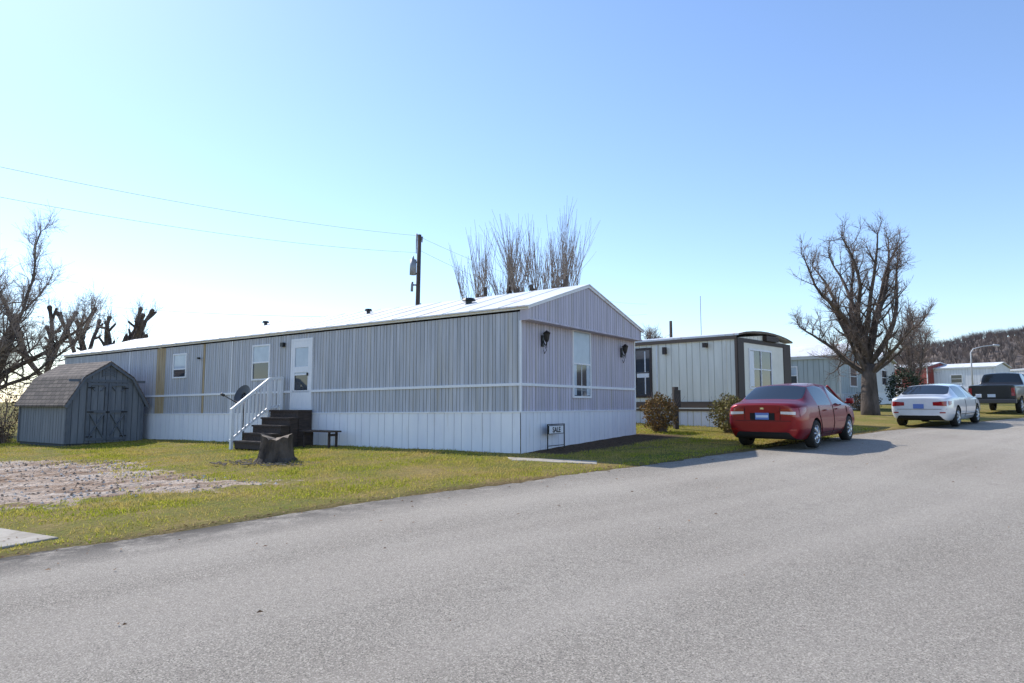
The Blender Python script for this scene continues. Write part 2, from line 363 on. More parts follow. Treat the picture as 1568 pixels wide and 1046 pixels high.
mb.box(2.39,2.55,-.012,-.0062,1.28,2.05,2); mb.box(3.08,3.25,-.012,-.0062,1.28,2.05,2)
mb.obj('windows_and_door',wm,base)
mb=MB(SH)
for t in (.9,5.2):
    z=2.5
    mb.box(t-.05,t+.05,-.04,0,z-.12,z+.14)
    mb.tube([(t,-.03,z+.02),(t,-.10,z-.10),(t,-.13,z-.02)],[.014]*3,6)
    mb.tube([(t,-.13,z-.02),(t,-.13,z+.02),(t,-.13,z+.16),(t,-.13,z+.19),(t,-.13,z+.25)],[.03,.05,.08,.095,.01],6)
    mb.tube([(t,-.13,z-.02),(t,-.13,z-.16)],[.02,.006],6)
    mb.tube([(t+.04,-.06,z-.1),(t+.10,-.06,z-.2),(t+.04,-.05,z-.28),(t,-.05,z-.2)],[.008]*4,5)
mb.box(-.1,0,8.05,8.17,2.78,2.9);mb.box(-.12,-.04,12.2,12.28,2.62,2.68)
mb.obj('coach_lamps',[M_black],base)

def home(name,cx,cy,ang,w,L,H,rise,colw,colt,roofm,ov=.25,belt=True,pk=.5,z0=None):
    b0=empty(name,(cx,cy,gz(cx,cy) if z0 is None else z0),ang)
    mw=nmat(name+'_siding',tuple(c*.86 for c in colw),colw,1.5,.55,0,None,(3,3,.4)); mg=smat(name+'_groove',tuple(c*.72 for c in colw),.7); mt=smat(name+'_trim',colt,.6)
    mb=MB()
    ribs(mb,'y',0,L,.85,H,0,-1,.3,.03,.015,0,1); ribs(mb,'x',0,w,.85,H,0,-1,.3,.03,.015,0,1)
    ribs(mb,'y',0,L,-.6,.82,-.02,-1,.3,.03,.012,3,1); ribs(mb,'x',-.02,w,-.6,.82,-.02,-1,.3,.03,.012,3,1)
    zt=lambda q:H+rise*(1-abs(q/w-pk)/(pk if q/w<pk else 1-pk))
    ribs(mb,'x',0,w,H,0,-.004,-1,.3,.03,.015,0,1,ztop=zt)
    mb.add([(w,0,-.6),(w,L,-.6),(w,L,H),(w,0,H)],[(0,1,2,3)],0); mb.add([(0,L,-.6),(w,L,-.6),(w,L,H),(w*pk,L,H+rise),(0,L,H)],[(0,1,2,3,4)],0)
    mb.obj('walls',[mw,mg,mt,M_white],b0)
    mb=MB(); mb.box(-.05,0,0,L,.82,.87); mb.box(-.05,w,-.05,0,.82,.87); mb.box(-.04,.04,-.04,.04,.87,H); mb.box(w-.04,w+.04,-.04,.04,.87,H)
    if belt: mb.box(-.06,0,0.05,L,.55,.82); 
    mb.box(-ov*.5,0,-.02,L,H-.05,H+.06); mb.obj('trim',[mt],b0)
    n=8; mb=MB(); pts=[]
    for i in range(n+1):
        q=i/n; u=-ov*.6+(w+ov*1.2)*q
        pts.append((u, H+.06+(rise*math.sin(math.pi*q)**.75 if rise<.35 else rise*(1-abs(q-pk)/(pk if q<pk else 1-pk)))))
    for i in range(n):
        (x0,z0_),(x1,z1_)=pts[i],pts[i+1]
        mb.add([(x0,-ov,z0_),(x1,-ov,z1_),(x1,L+.1,z1_),(x0,L+.1,z0_),(x0,-ov,z0_+.06),(x1,-ov,z1_+.06),(x1,L+.1,z1_+.06),(x0,L+.1,z0_+.06)],[(4,5,6,7),(1,2,6,5),(2,3,7,6),(3,0,4,7),(0,3,2,1)])
        mb.add([(x0,-ov,z0_),(x1,-ov,z1_),(x1,-ov,z1_+.06),(x0,-ov,z0_+.06)],[(0,1,2,3)],1)
    mb.obj('roof',[roofm,mt],b0)
    return b0,mt
M_brown=smat('brown_trim',(.045,.03,.025),.6)
M_cream=nmat('cream_panel',(.72,.69,.60),(.80,.77,.68),2,.6)
A2=R(45.7)
b2,mt=home('mobile_home',7.38,22.4,A2,4.2,16,2.98,.20,(.88,.85,.74),(.13,.09,.065),M_roof,.14)
mb=MB()
mb.box(0,4.2,-.06,-.02,.87,1.05,3); mb.box(-.02,.42,-.07,-.017,.87,2.98,3); mb.box(3.6,4.22,-.07,-.017,.87,2.98,3); mb.box(.42,3.6,-.065,-.017,2.84,2.98,3)
mb.box(.42,3.6,-.045,-.016,1.05,2.84,4)
window(mb,'x',.85,2.5,1.35,2.6,-.045,-1,.06,0,1,1,.5)
mb.box(1.66,1.70,-.085,-.04,1.35,2.6,0)
mb.box(.88,1.15,-.065,-.04,1.38,2.58,0)
window(mb,'y',3.32,3.92,1.1,2.75,0,-1,.08,3,1,1,.5)
mb.box(-.02,-.008,3.36,3.88,1.75,1.95,0); mb.box(-.024,-.008,3.5,3.54,1.15,2.7,0)
mb.box(-.03,0,3.0,3.04,.87,2.98,0); mb.box(-.025,0,.35,.42,.87,2.98,4)
mb.box(-.2,-.03,1.0,1.12,2.7,2.85,3); mb.box(-.14,-.03,2.6,2.72,2.55,2.8,3)
mb.box(-.09,-.062,0.2,15,.62,.66,4)
mb.obj('windows',[M_white,M_glass,M_blind,M_brown,M_cream],b2)
mb=MB(); mb.tube([(2.6,1.2,3.0),(2.6,1.2,3.35)],[.06,.06],8); mb.box(2.0,3.0,-.16,-.02,2.99,3.17); mb.obj('roof_vent',[M_brown],b2)
pe=empty('utility_pedestal',(5.25,22.0,gz(5.25,22.0)),.3); mb=MB(); mb.box(-.07,.07,-.07,.07,-.2,1.35); mb.box(-.12,.12,-.12,-.07,.7,1.25); mb.obj('post_and_box',[M_brown],pe)

b3,mt=home('mobile_home',16.9,35.2,A2,4.2,16,2.75,.75,(.45,.51,.53),(.6,.62,.64),M_roof,.2)
mb=MB()
window(mb,'x',1.5,2.5,1.3,2.3,0,-1,.08,0,1,1,.5); window(mb,'y',2.2,2.9,1.4,2.3,0,-1,.06,0,1,2)
mb.obj('windows',[M_white,M_glass,M_blind],b3)
for (cx,cy,ang,w,LL,H,rise,cw,zz) in ((22.8,43,A2,4.2,14,2.7,.6,(.72,.72,.72),None),(49.5,70,R(38),4.5,18,2.9,.5,(.75,.76,.8),None),(45.0,74,R(25),4.2,9,3.0,.5,(.30,.05,.04),None),(60,76,R(20),16,5,2.9,.5,(.7,.7,.72),None),(-27,36,R(140),4.5,18,2.6,.3,(.22,.22,.25),None)):
    bb,_=home('mobile_home',cx,cy,ang,w,LL,H,rise,cw,(.7,.7,.7),M_roof,.2,z0=zz)
    mb=MB(); window(mb,'x',w*.35,w*.6,1.3,2.2,0,-1,.08,0,1,1,.5); window(mb,'y',3,4,1.4,2.2,0,-1,.06,0,1,1); window(mb,'y',7,8,1.4,2.2,0,-1,.06,0,1,1)
    mb.obj('windows',[M_white,M_glass],bb)

# ---------------- porch steps ----------------
M_wood=nmat('brown_wood',(.035,.025,.022),(.08,.055,.045),5,.8,.3,20,(1,6,6))
b0=C+l*7.35
st=empty('porch_steps',(b0[0],b0[1],.56-SH*7.35),EA)
mb=MB(); NS=5
for i in range(NS):
    z=.98-.2*i; x1=-.06-(.45 if i>0 else 0)-.27*max(0,i-1); x0=x1-(.45 if i==0 else .27)
    mb.box(x0-.03,x1,-.6,.62,z-.045,z,0)
    mb.box(x0,x0+.02,-.58,.60,z-.2,z-.045,0)
    mb.box(x0+.02,x1,-.58,-.54,z-.2 -.2*(NS-1-i)-.1,z-.047,0); mb.box(x0+.02,x1,.56,.60,z-.2-.2*(NS-1-i)-.1,z-.047,0)
mb.obj('treads_and_stringers',[M_wood],st)
mb=MB(); yy=.66
mb.box(-.14,-.06,yy,yy+.07,0,1.90);mb.box(-.55,-.47,yy,yy+.07,0,1.86);mb.box(-1.66,-1.58,yy,yy+.07,-.2,1.02)
mb.beam((-.1,yy+.035,1.88),(-.5,yy+.035,1.84),.06,.07);mb.beam((-.5,yy+.035,1.84),(-1.66,yy+.035,.98),.06,.07)
mb.beam((-.1,yy+.035,1.08),(-.5,yy+.035,1.04),.04,.06);mb.beam((-.5,yy+.035,1.04),(-1.66,yy+.035,.18),.04,.06)
x=-.2
while x>-1.55:
    zt=1.86 if x>-.5 else 1.84-(-.5-x)*.741
    mb.box(x-.02,x+.02,yy+.015,yy+.055,zt-.8,zt-.02); x-=.115
mb.obj('railing',[M_white],st)
bp=loc2(-.45,5.9); be=empty('bench',(bp[0],bp[1],gz(*bp)),EA)
mb=MB(0); mb.box(-.18,.18,-.55,.65,.40,.44)
for y in (-.45,.5):
    for x in (-.14,.1): mb.box(x,x+.05,y,y+.05,-.05,.40)
    mb.box(-.14,.15,y,y+.05,.30,.36)
mb.obj('seat_and_legs',[M_wood],be)
dp=loc2(-1.0,8.45); de=empty('satellite_dish',(dp[0],dp[1],gz(*dp)),0)
mb=MB(); mb.tube([(0,0,-.1),(0,0,1.0),(.02,.03,1.3)],[.025]*3,8)
Rd=.29; ctr=Vector((-.03,-.08,1.42)); nrm=Vector((-.45,-.80,.38)).normalized(); u=nrm.orthogonal().normalized(); v=nrm.cross(u)
vs=[ctr-nrm*.06];fs=[]
for k in range(1,5):
    r=Rd*k/4
    for j in range(20):
        a=j*math.pi/10; vs.append(ctr+u*r*math.cos(a)+v*r*1.08*math.sin(a)-nrm*(.06*(1-(k/4)**2)))
for j in range(20): fs.append((0,1+j,1+(j+1)%20))
for k in range(3):
    for j in range(20): fs.append((1+k*20+j,1+k*20+(j+1)%20,1+(k+1)*20+(j+1)%20,1+(k+1)*20+j))
mb.add(vs,fs); tip=ctr+nrm*.30+Vector((-.30,.05,-.12))
mb.tube([ctr+Vector((-.1,0,-.24)),tip],[.014,.014],6); mb.tube([tip-nrm*.02,tip+nrm*.08],[.04,.035],8)
mb.tube([(.02,.03,1.3),ctr-nrm*.06],[.03,.04],6)
mb.obj('dish_and_mast',[smat('dish_grey',(.05,.05,.055),.5)],de,True)
M_bark=nmat('bark',(.03,.022,.018),(.13,.10,.08),5,.95,.9,16,(1,1,.4),dist=.05)
M_cut=nmat('cut_wood',(.16,.12,.09),(.3,.24,.18),7,.9,.5,30)
se=empty('tree_stump',(-5.08,14.85,gz(-5.08,14.85)),0)
mb=MB(); N=40; prof=[(-.08,.50),(.0,.44),(.10,.37),(.25,.335),(.42,.325),(.54,.325)]
vs=[];fs=[]; ph=[random.uniform(0,6) for _ in range(4)]
for z,r in prof:
    for k in range(N):
        a=2*math.pi*k/N; fl=1+(.13*math.sin(5*a+ph[0])+.06*math.sin(11*a+ph[1]))*(1.2 if z<.1 else .6)+random.uniform(-.03,.03)
        vs.append((r*fl*math.cos(a),r*fl*math.sin(a),z+(0 if z<.5 else .05*math.sin(2*a+1)+random.uniform(-.03,.03))))
for i in range(len(prof)-1):
    for k in range(N): fs.append((i*N+k,i*N+(k+1)%N,(i+1)*N+(k+1)%N,(i+1)*N+k))
mb.add(vs,fs,0); o=(len(prof)-1)*N; vs2=vs[o:]+[(0,0,.50)]; mb.add(vs2,[(k,(k+1)%N,N) for k in range(N)],1)
mb.obj('stump',[M_bark,M_cut],se)
mb=MB(); 
for i in range(260):
    a=random.uniform(0,6.28);r=random.uniform(.35,1.1);s=random.uniform(.01,.04);x=r*math.cos(a)*1.2;y=r*math.sin(a)
    mb.box(x-s,x+s,y-s*.5,y+s*.5,0,.015+.01*random.random())
mb.obj('wood_chips',[M_cut],se)

sp_=loc2(1.15,-.22); sg=empty('for_sale_sign',(sp_[0],sp_[1],gz(*sp_)+.03),EA)
mb=MB(); 
for x in (-.38,.38): mb.box(x-.010,x+.010,-.010,.010,-.1,.55)
mb.box(-.38,.38,-.009,.009,.53,.55);mb.box(-.38,.38,-.009,.009,.05,.065)
mb.box(-.34,.34,-.008,.008,.32,.52,0); mb.box(-.32,.32,-.012,-.008,.335,.505,1)
mb.obj('frame_and_panel',[M_black,M_white],sg)
cu=bpy.data.curves.new('sign_text','FONT'); cu.body='SALE'; cu.size=.17; cu.align_x='CENTER'; cu.extrude=.001; cu.offset=.004; cu.materials.append(M_black)
to=bpy.data.objects.new('lettering',cu); scene.collection.objects.link(to); to.parent=sg; to.location=(0,-.016,.36); to.rotation_euler=(R(90),0,0)

# ---------------- storage shed ----------------
M_sh=nmat('blue_grey_paint',(.155,.17,.195),(.215,.23,.255),2,.7,.1,8,(4,4,.5)); M_shd=smat('shed_groove',(.07,.08,.09),.8); M_sht=nmat('shed_trim',(.11,.125,.15),(.15,.165,.19),4,.7)
mS,nt,b=principled('asphalt_shingles')
bt=nt.nodes.new('ShaderNodeTexBrick'); tc=nt.nodes.new('ShaderNodeTexCoord'); nt.links.new(tc.outputs['UV'],bt.inputs['Vector'])
bt.inputs['Color1'].default_value=(.20,.16,.135,1);bt.inputs['Color2'].default_value=(.11,.09,.08,1);bt.inputs['Mortar'].default_value=(.035,.03,.026,1)
bt.inputs['Scale'].default_value=1;bt.inputs['Brick Width'].default_value=.3;bt.inputs['Row Height'].default_value=.14;bt.inputs['Mortar Size'].default_value=.014
nt.links.new(bt.outputs['Color'],b.inputs['Base Color']); b.inputs['Roughness'].default_value=.95
N0=(-13.75,21.2); WS=2.35; DS=3.4
sh=empty('storage_shed',(N0[0],N0[1],gz(*N0)+.03),EA)
prof=[(0,1.3),(.42,2.12),(WS/2,2.62),(WS-.42,2.12),(WS,1.3)]
def shtop(q):
    return float(np.interp(q,[p[0] for p in prof],[p[1] for p in prof]))
mb=MB(); ribs(mb,'x',0,WS,.05,0,0,-1,.2,.018,.01,0,1,ztop=shtop); ribs(mb,'y',0,DS,.05,1.35,0,-1,.2,.018,.01,0,1)
mb.add([(WS,0,.0),(WS,DS,.0),(WS,DS,1.3),(WS,0,1.3)],[(0,1,2,3)],0); mb.add([(0,DS,0),(WS,DS,0)]+[(p[0],DS,p[1]) for p in prof[::-1]],[tuple(range(7))],0)
mb.box(.05,WS-.05,.05,DS-.05,-.2,.06,1); mb.obj('walls',[M_sh,M_shd],sh)
mb=MB()
for i in range(4):
    (x0,z0_),(x1,z1_)=prof[i],prof[i+1]
    if i==0: x0-=.14;z0_-=.10
    if i==3: x1+=.14;z1_-=.10
    mb.add([(x0,-.13,z0_),(x1,-.13,z1_),(x1,DS+.1,z1_),(x0,DS+.1,z0_),(x0,-.13,z0_+.05),(x1,-.13,z1_+.05),(x1,DS+.1,z1_+.05),(x0,DS+.1,z0_+.05)],[(4,5,6,7),(0,1,5,4),(1,2,6,5),(2,3,7,6),(3,0,4,7),(0,3,2,1)])
o=mb.obj('shingle_roof',[mS],sh); uvl=o.data.uv_layers.new(name='UVMap')
for p in o.data.polygons:
    for li_ in p.loop_indices:
        c=o.data.vertices[o.data.loops[li_].vertex_index].co; uvl.data[li_].uv=(c.y, math.hypot(c.x-WS/2,c.z-2.6))
mb=MB()
for i in range(4):
    (x0,z0_),(x1,z1_)=prof[i],prof[i+1]
    if i==0: x0-=.1;z0_-=.10
    if i==3: x1+=.1;z1_-=.10
    mb.beam((x0,-.10,z0_-.02),(x1,-.10,z1_-.02),.05,.10)
for x in (0,WS-.09): mb.box(x-.0,x+.09,-.03,0,.05,1.3)
mb.box(0,WS,-.035,-.0,1.98,2.06); mb.box(-.03,0,0,.09,.05,1.25); mb.box(-.03,0,DS-.09,DS,.05,1.25)
for (x0,x1) in ((.55,1.165),(1.185,1.80)):
    for (a,b_,c,d) in ((x0,x0+.08,.12,1.95),(x1-.08,x1,.12,1.95),(x0+.08,x1-.08,.12,.20),(x0+.08,x1-.08,1.0,1.08),(x0+.08,x1-.08,1.87,1.95)):
        mb.box(a,b_,-.05,-.012,c,d)
    mb.beam((x0+.08,-.03,.2),(x1-.08,-.03,1.0),.03,.07,0,(0,1,0)); mb.beam((x0+.08,-.035,1.0),(x1-.08,-.035,.2),.03,.07,0,(0,1,0))
    mb.beam((x0+.08,-.03,1.87),(x0+.22,-.03,1.7),.02,.05,0,(0,1,0)); mb.beam((x1-.08,-.03,1.87),(x1-.22,-.03,1.7),.02,.05,0,(0,1,0))
for z in (2.2,2.27,2.34): mb.box(WS/2-.17,WS/2+.17,-.03,0,z,z+.035)
mb.box(WS/2-.2,WS/2-.17,-.04,0,2.16,2.42);mb.box(WS/2+.17,WS/2+.2,-.04,0,2.16,2.42);mb.box(WS/2-.17,WS/2+.17,-.04,0,2.39,2.42)
mb.obj('door_trim',[M_sht],sh)
mb=MB()
for (x,s) in ((.55,1),(1.80,-1)):
    for z in (.25,1.03,1.8): mb.box(min(x,x+s*.2),max(x,x+s*.2),-.058,-.05,z-.02,z+.02)
mb.box(1.12,1.23,-.07,-.05,1.0,1.05); mb.box(1.168,1.182,-.03,-.012,.12,1.95); mb.obj('hinges',[M_black],sh)

# ---------------- trees ----------------
M_tw=nmat('twig_bark',(.15,.11,.09),(.27,.205,.17),3,.9); M_twl=nmat('pale_twigs',(.24,.19,.16),(.38,.31,.26),2,.9); M_trunk=nmat('tree_bark',(.05,.038,.032),(.15,.115,.095),4,.95,.8,14,(1,1,.3),dist=.04)
def rnd(s=1): return Vector((random.gauss(0,s),random.gauss(0,s),random.gauss(0,s)))
def limb(mb,p,d,length,r0,r1,seg,wig,up,n,mi):
    pts=[Vector(p)];rs=[r0]; d=Vector(d).normalized()
    for i in range(seg):
        d=(d+rnd(wig)+Vector((0,0,up))).normalized(); pts.append(pts[-1]+d*(length/seg)); rs.append(r0+(r1-r0)*(i+1)/seg)
    mb.tube(pts,rs,n,mi); return pts,rs,d
def twigs(mb,p,d,num,l0,l1,r,spread,up,mi,sub=2):
    for _ in range(num):
        dd=(Vector(d)*.6+rnd(spread)+Vector((0,0,up))).normalized()
        ln=random.uniform(l0,l1); pts,rs,_d=limb(mb,p,dd,ln,r,r*.4,3,.09,.05,3,mi)
        for k in range(sub):
            j=random.choice((1,2)); limb(mb,pts[j],(_d+rnd(.55)).normalized(),ln*random.uniform(.3,.55),r*.65,r*.35,2,.1,.05,3,mi)
def big_tree(x,y,H,spread,trunk_r,nl,name='bare_tree',seed=1,twn=5,twl=(.25,.7),twr=.008,mt=None,clear=.24,tmax=.62,sec=(1,2),upc=.035,low=0,lead=1.0):
    mt=mt or M_tw
    random.seed(seed); b0=empty(name,(x,y,gz(x,y)),0); mb=MB()
    th=H*clear; pts,rs,d=limb(mb,(0,0,-.3),(0,0,1),th+.3,trunk_r*1.3,trunk_r*.85,5,.03,.1,12,0)
    tw=MB()
    for i in range(nl+low):
        a=2*math.pi*i/nl*1.618+random.uniform(-.3,.3); tilt=(.22+(tmax-.22)*((i*7)%nl)/nl)*spread if i>1 else random.uniform(.10,.2)
        if i>=nl: tilt=random.uniform(.95,1.15); a=2*math.pi*(i-nl)/max(low,1)+.2
        ln=H*(1-clear)*(1.0-.40*tilt)*random.uniform(.93,1.0)*(lead if i<=1 else 1)
        dd=(math.cos(a)*math.sin(tilt),math.sin(a)*math.sin(tilt),math.cos(tilt))
        start=pts[-1-random.choice((0,0,1))] if i<nl else pts[-2]
        r0=trunk_r*random.uniform(.34,.5)*(.75 if i>=nl else 1)
        P,Rr,_=limb(mb,start,dd,ln,r0,.03,10,.12,upc,8,0)
        for j in range(2,11):
            for _k in range(random.choice(sec)):
                out=rnd(.7); d2=(P[j]-P[j-1]).normalized()*.8+out+Vector((0,0,.2)); l2=H*random.uniform(.06,.15)*(1.25-j*.06)
                Q,Rq,_=limb(mb,P[j],d2,l2,max(Rr[j]*.45,.018),max(Rr[j]*.2,.010),4,.2,.10,5,0)
                for q in range(1,5):
                    twigs(tw,Q[q],(Q[q]-Q[q-1]).normalized(),twn if q==4 else twn//2,twl[0],twl[1],twr,.6,.2,0)
            if j>3: twigs(tw,P[j],(0,0,1),twn//2,twl[0],twl[1],twr,.55,.3,0)
        twigs(tw,P[-1],(0,0,1),twn+3,twl[0],twl[1]*1.2,twr,.35,.6,0)
    mb.obj('trunk_and_limbs',[M_trunk],b0,True); tw.obj('twigs',[mt],b0)
big_tree(16.1,30.8,9.5,1.0,.33,9,seed=8,sec=(2,2,3),twn=6,twl=(.2,.65),tmax=.60,upc=.045,low=5,lead=.93)
def pollard_shoots(x,y,zhead,seed,nh,R_,sl,mt,num=6):
    random.seed(seed); b0=empty('pollarded_tree',(x,y,gz(x,y)),0); mb=MB(); tw=MB(); th=zhead*.45
    limb(mb,(0,0,-.3),(0,0,1),th+.3,.34,.28,4,.03,.1,10,0)
    for i in range(nh):
        a=2*math.pi*i/nh+random.uniform(-.2,.2); rr=R_*random.uniform(.35,1)
        tgt=Vector((math.cos(a)*rr,math.sin(a)*rr,zhead-th+random.uniform(-.5,.3)))
        P,_,_=limb(mb,(0,0,th),tgt,tgt.length,.16,.09,6,.1,.04,7,0)
        for p in P[3:]:
            for k in range(num//2 if p is not P[-1] else num*2):
                out=Vector((p.x,p.y,0))/(R_+.01)*.36
                dd=(Vector((0,0,1))+out+rnd(.13)).normalized()
                q=p+rnd(.10)
                ln=random.uniform(sl*.45,sl)
                S,_,_=limb(tw,q,dd,ln,.013,.005,5,.035,.05,3,0)
                for _z in range(2): limb(tw,S[random.choice((1,2,3))],dd+rnd(.2),ln*.4,.008,.004,3,.04,.06,3,0)
    mb.obj('trunk_and_limbs',[M_trunk],b0,True); tw.obj('shoots',[mt],b0)
pollard_shoots(-1.1,31,5.7,3,10,1.9,3.1,M_twl,5); pollard_shoots(1.75,30,5.8,4,12,2.2,3.3,M_twl,6)
big_tree(-22.7,29.5,10.4,1.25,.3,9,seed=12,twn=6,twl=(.4,1.0),twr=.008,mt=M_twl,clear=.2,tmax=.85,sec=(2,3),low=4)
def stub_tree(x,y,H,seed):
    random.seed(seed); b0=empty('pollarded_tree',(x,y,gz(x,y)),0); mb=MB(); tw=MB()
    th=H*.38; limb(mb,(0,0,-.3),(0,0,1),th+.3,.27,.22,4,.03,.1,10,0)
    for i in range(6):
        a=2*math.pi*i/6+random.uniform(-.3,.3); t=random.uniform(.2,.8)
        P,Rr,_=limb(mb,(0,0,th),(math.cos(a)*math.sin(t),math.sin(a)*math.sin(t),math.cos(t)),H*random.uniform(.46,.64),.12,.09,6,.13,.08,7,0)
        mb.tube([P[-1]-(P[-1]-P[-2])*.3,P[-1],P[-1]+(P[-1]-P[-2])*.15],[.09,.13,.08],7,0)
        for j in (3,4,5):
            Q,_,_=limb(mb,P[j],(P[j]-P[j-1]).normalized()+rnd(.7)+Vector((0,0,.2)),H*random.uniform(.06,.14),.075,.06,3,.1,.1,6,0); twigs(tw,Q[-1],(0,0,1),6,.3,.9,.008,.5,.4,0)
        twigs(tw,P[-1],(0,0,1),9,.3,1.0,.008,.5,.5,0)
    mb.obj('trunk_and_limbs',[M_trunk],b0,True); tw.obj('shoots',[M_tw],b0)
stub_tree(-24.6,36,6.4,21); stub_tree(-23.0,37,6.5,22); stub_tree(-21.2,36.5,6.4,24)
for i,(x,y,H) in enumerate(((27.2,46,6.3),(29.5,50,5.5),(8.1,38,4.4),(64,84,8),(72,86,8.5))):
    big_tree(x,y,H,1.0,.12,6,seed=40+i,twn=5,twl=(.3,.8),twr=.011)
def shrub(name,x,y,w,d,h,cols,seed,n=2600,leaf=.035):
    random.seed(seed); b0=empty(name,(x,y,gz(x,y)),random.uniform(0,1)); mb=MB(); tw=MB()
    for _ in range(90): 
        limb(tw,(random.uniform(-w,w)*.2,random.uniform(-d,d)*.2,0),(random.uniform(-1,1)*w,random.uniform(-1,1)*d,h*1.6),h*random.uniform(.6,1.12),.010,.003,4,.12,.05,3,0)
    for _ in range(n):
        u=rnd(1).normalized(); k=random.uniform(.45,1.0)**.5*(1+.14*math.sin(u.x*5+u.y*4)+.10*math.sin(u.z*9+u.x*7))
        p=Vector((u.x*w/2*k,u.y*d/2*k,h*.5+u.z*h*.5*k)); 
        if abs(u.z)<.8: p.x*=1.1;p.y*=1.1
        if p.z<.02: continue
        a=rnd(1).normalized()*leaf*random.uniform(.6,1.4);b_=a.cross(rnd(1).normalized())*.8
        mb.add([p-a,p+b_,p+a,p-b_],[(0,1,2,3)],random.choice((0,0,1,2)))
    tw.obj('stems',[M_tw],b0); mb.obj('foliage',[smat(name+str(seed)+'_leaf'+str(i),c,.8) for i,c in enumerate(cols)],b0)
shrub('shrub',4.5,20.9,.95,.9,1.15,[(.22,.12,.03),(.34,.20,.05),(.14,.11,.03)],1,3200,.03)
shrub('shrub',6.6,20.6,1.25,1.1,1.12,[(.18,.16,.035),(.28,.23,.06),(.15,.10,.035)],2,4200,.03)
shrub('shrub',-17.6,23.6,1.4,1.4,2.1,[(.10,.05,.03),(.15,.08,.05),(.07,.05,.03)],3,1600,.03)
shrub('evergreen_shrub',21.0,36.5,1.7,1.6,2.2,[(.025,.045,.018),(.04,.06,.025),(.018,.03,.014)],4,3500,.05)
shrub('shrub',18.1,35.2,2.2,1.0,.9,[(.12,.07,.04),(.08,.08,.03),(.1,.06,.04)],5,2600)
# hill
M_hill=nmat('wooded_hill',(.11,.085,.07),(.20,.16,.135),.06,1,.0)
hx=np.linspace(120,620,100); V=[];F=[]; K=14
def ridge(x): return 7+39*(1-math.exp(-max(0,x-148)/46))*(1+.03*math.sin(x*.05)+.015*math.sin(x*.17))
def hz(x,q): return -3+(ridge(x)+3)*math.sin(q*math.pi/2)
for i,x in enumerate(hx):
    for k in range(K):
        q=k/(K-1); V.append((x+40*q,270+130*q,hz(x,q)+random.uniform(-.6,.6)))
for i in range(len(hx)-1):
    for k in range(K-1): F.append((i*K+k,(i+1)*K+k,(i+1)*K+k+1,i*K+k+1))
me=bpy.data.meshes.new('hill'); me.from_pydata(V,[],F); me.materials.append(M_hill); ho=bpy.data.objects.new('hill',me); scene.collection.objects.link(ho)
mb=MB(); random.seed(3)
for t in range(5200):
    x=random.uniform(125,480); q=random.uniform(0,1)**.8; z=hz(x,q); X=x+40*q; Y=270+130*q; h=random.uniform(4,6.5)
    mi=random.choice((0,0,1,2))
    for j in range(12):
        a=random.gauss(0,.45); w=.13; ln=h*random.uniform(.5,1); st_=random.uniform(0,.4)*h
        dx=math.sin(a)*ln*.7; dy=random.uniform(-1,1)
        mb.add([(X-w,Y,z+st_*.5),(X+w,Y,z+st_*.5),(X+dx,Y+dy,z+ln)],[(0,1,2)],mi)
mb.obj('distant_woodland',[smat('woods_a',(.25,.195,.165),1),smat('woods_b',(.15,.12,.105),1),smat('woods_c',(.32,.24,.19),1)])

# ---------------- utility pole, wires, lamps ----------------
M_pole=nmat('pole_wood',(.05,.038,.03),(.12,.085,.065),3,.95,.4,20,(4,4,.3)); M_wire=smat('wire',(.42,.44,.48),.5); M_gal=smat('galvanised',(.28,.29,.31),.5,.3)
def upole(x,y,top,full=True,lean=0):
    z0=gz(x,y); b0=empty('utility_pole',(x,y,z0),0,rot=(0,lean,0)); h=top-z0
    mb=MB(); mb.tube([(0,0,-.5),(0,0,h)],[.15,.10],12); mb.obj('pole',[M_pole],b0,True)
    if full:
        mb=MB(); mb.tube([(-.28,-.1,h-2.15),(-.28,-.1,h-1.35)],[.17,.17],14); mb.tube([(-.28,-.1,h-1.35),(-.28,-.1,h-1.15)],[.07,.03],8)
        mb.tube([(-.32,0,h-3.0),(-.32,0,h-2.5)],[.07,.07],8); mb.box(-.35,.0,-.03,.03,h-1.5,h-1.42);mb.box(-.35,.0,-.03,.03,h-2.1,h-2.02);mb.box(-.35,.0,-.03,.03,h-2.7,h-2.62)
        mb.tube([(-.15,0,h-1.0),(-.15,0,h+.05)],[.02,.05],6); mb.tube([(.14,0,h-.4),(.14,0,h-.1)],[.03,.05],8)
        mb.tube([(.16,0,h-3.6),(.17,0,1.0)],[.025,.025],6)
        mb.obj('transformer',[M_gal],b0,True)
upole(-4.96,35,10.45,True,R(.8))
upole(11.4,48.7,7.6,False)
def wire(p0,p1,sag,r=.009):
    b0=empty('power_line',p0,0); mb=MB(); p0=Vector(p0);p1=Vector(p1); pts=[]
    for i in range(31):
        t=i/30; p=p0.lerp(p1,t)-p0; p.z-=sag*4*t*(1-t); pts.append(p)
    mb.tube(pts,[r]*31,4); mb.obj('cable',[M_wire],b0)
wire((-4.96,35,10.4),(-28,9,10.3),1.0); wire((-4.96,35,9.5),(-28,9,9.5),1.15)
wire((-4.96,35,10.4),(12,60,10.5),.9,.008); wire((-4.96,35,9.7),(12,60,9.6),1.2,.008)
wire((-7,34,6.0),(-32,41,8.4),.4)
ae=empty('antenna_mast',(6.8,24.4,gz(6.8,24.4)),0); mb=MB(); mb.tube([(0,0,0),(0,0,4.6)],[.018,.010],6); mb.obj('mast',[M_gal],ae)
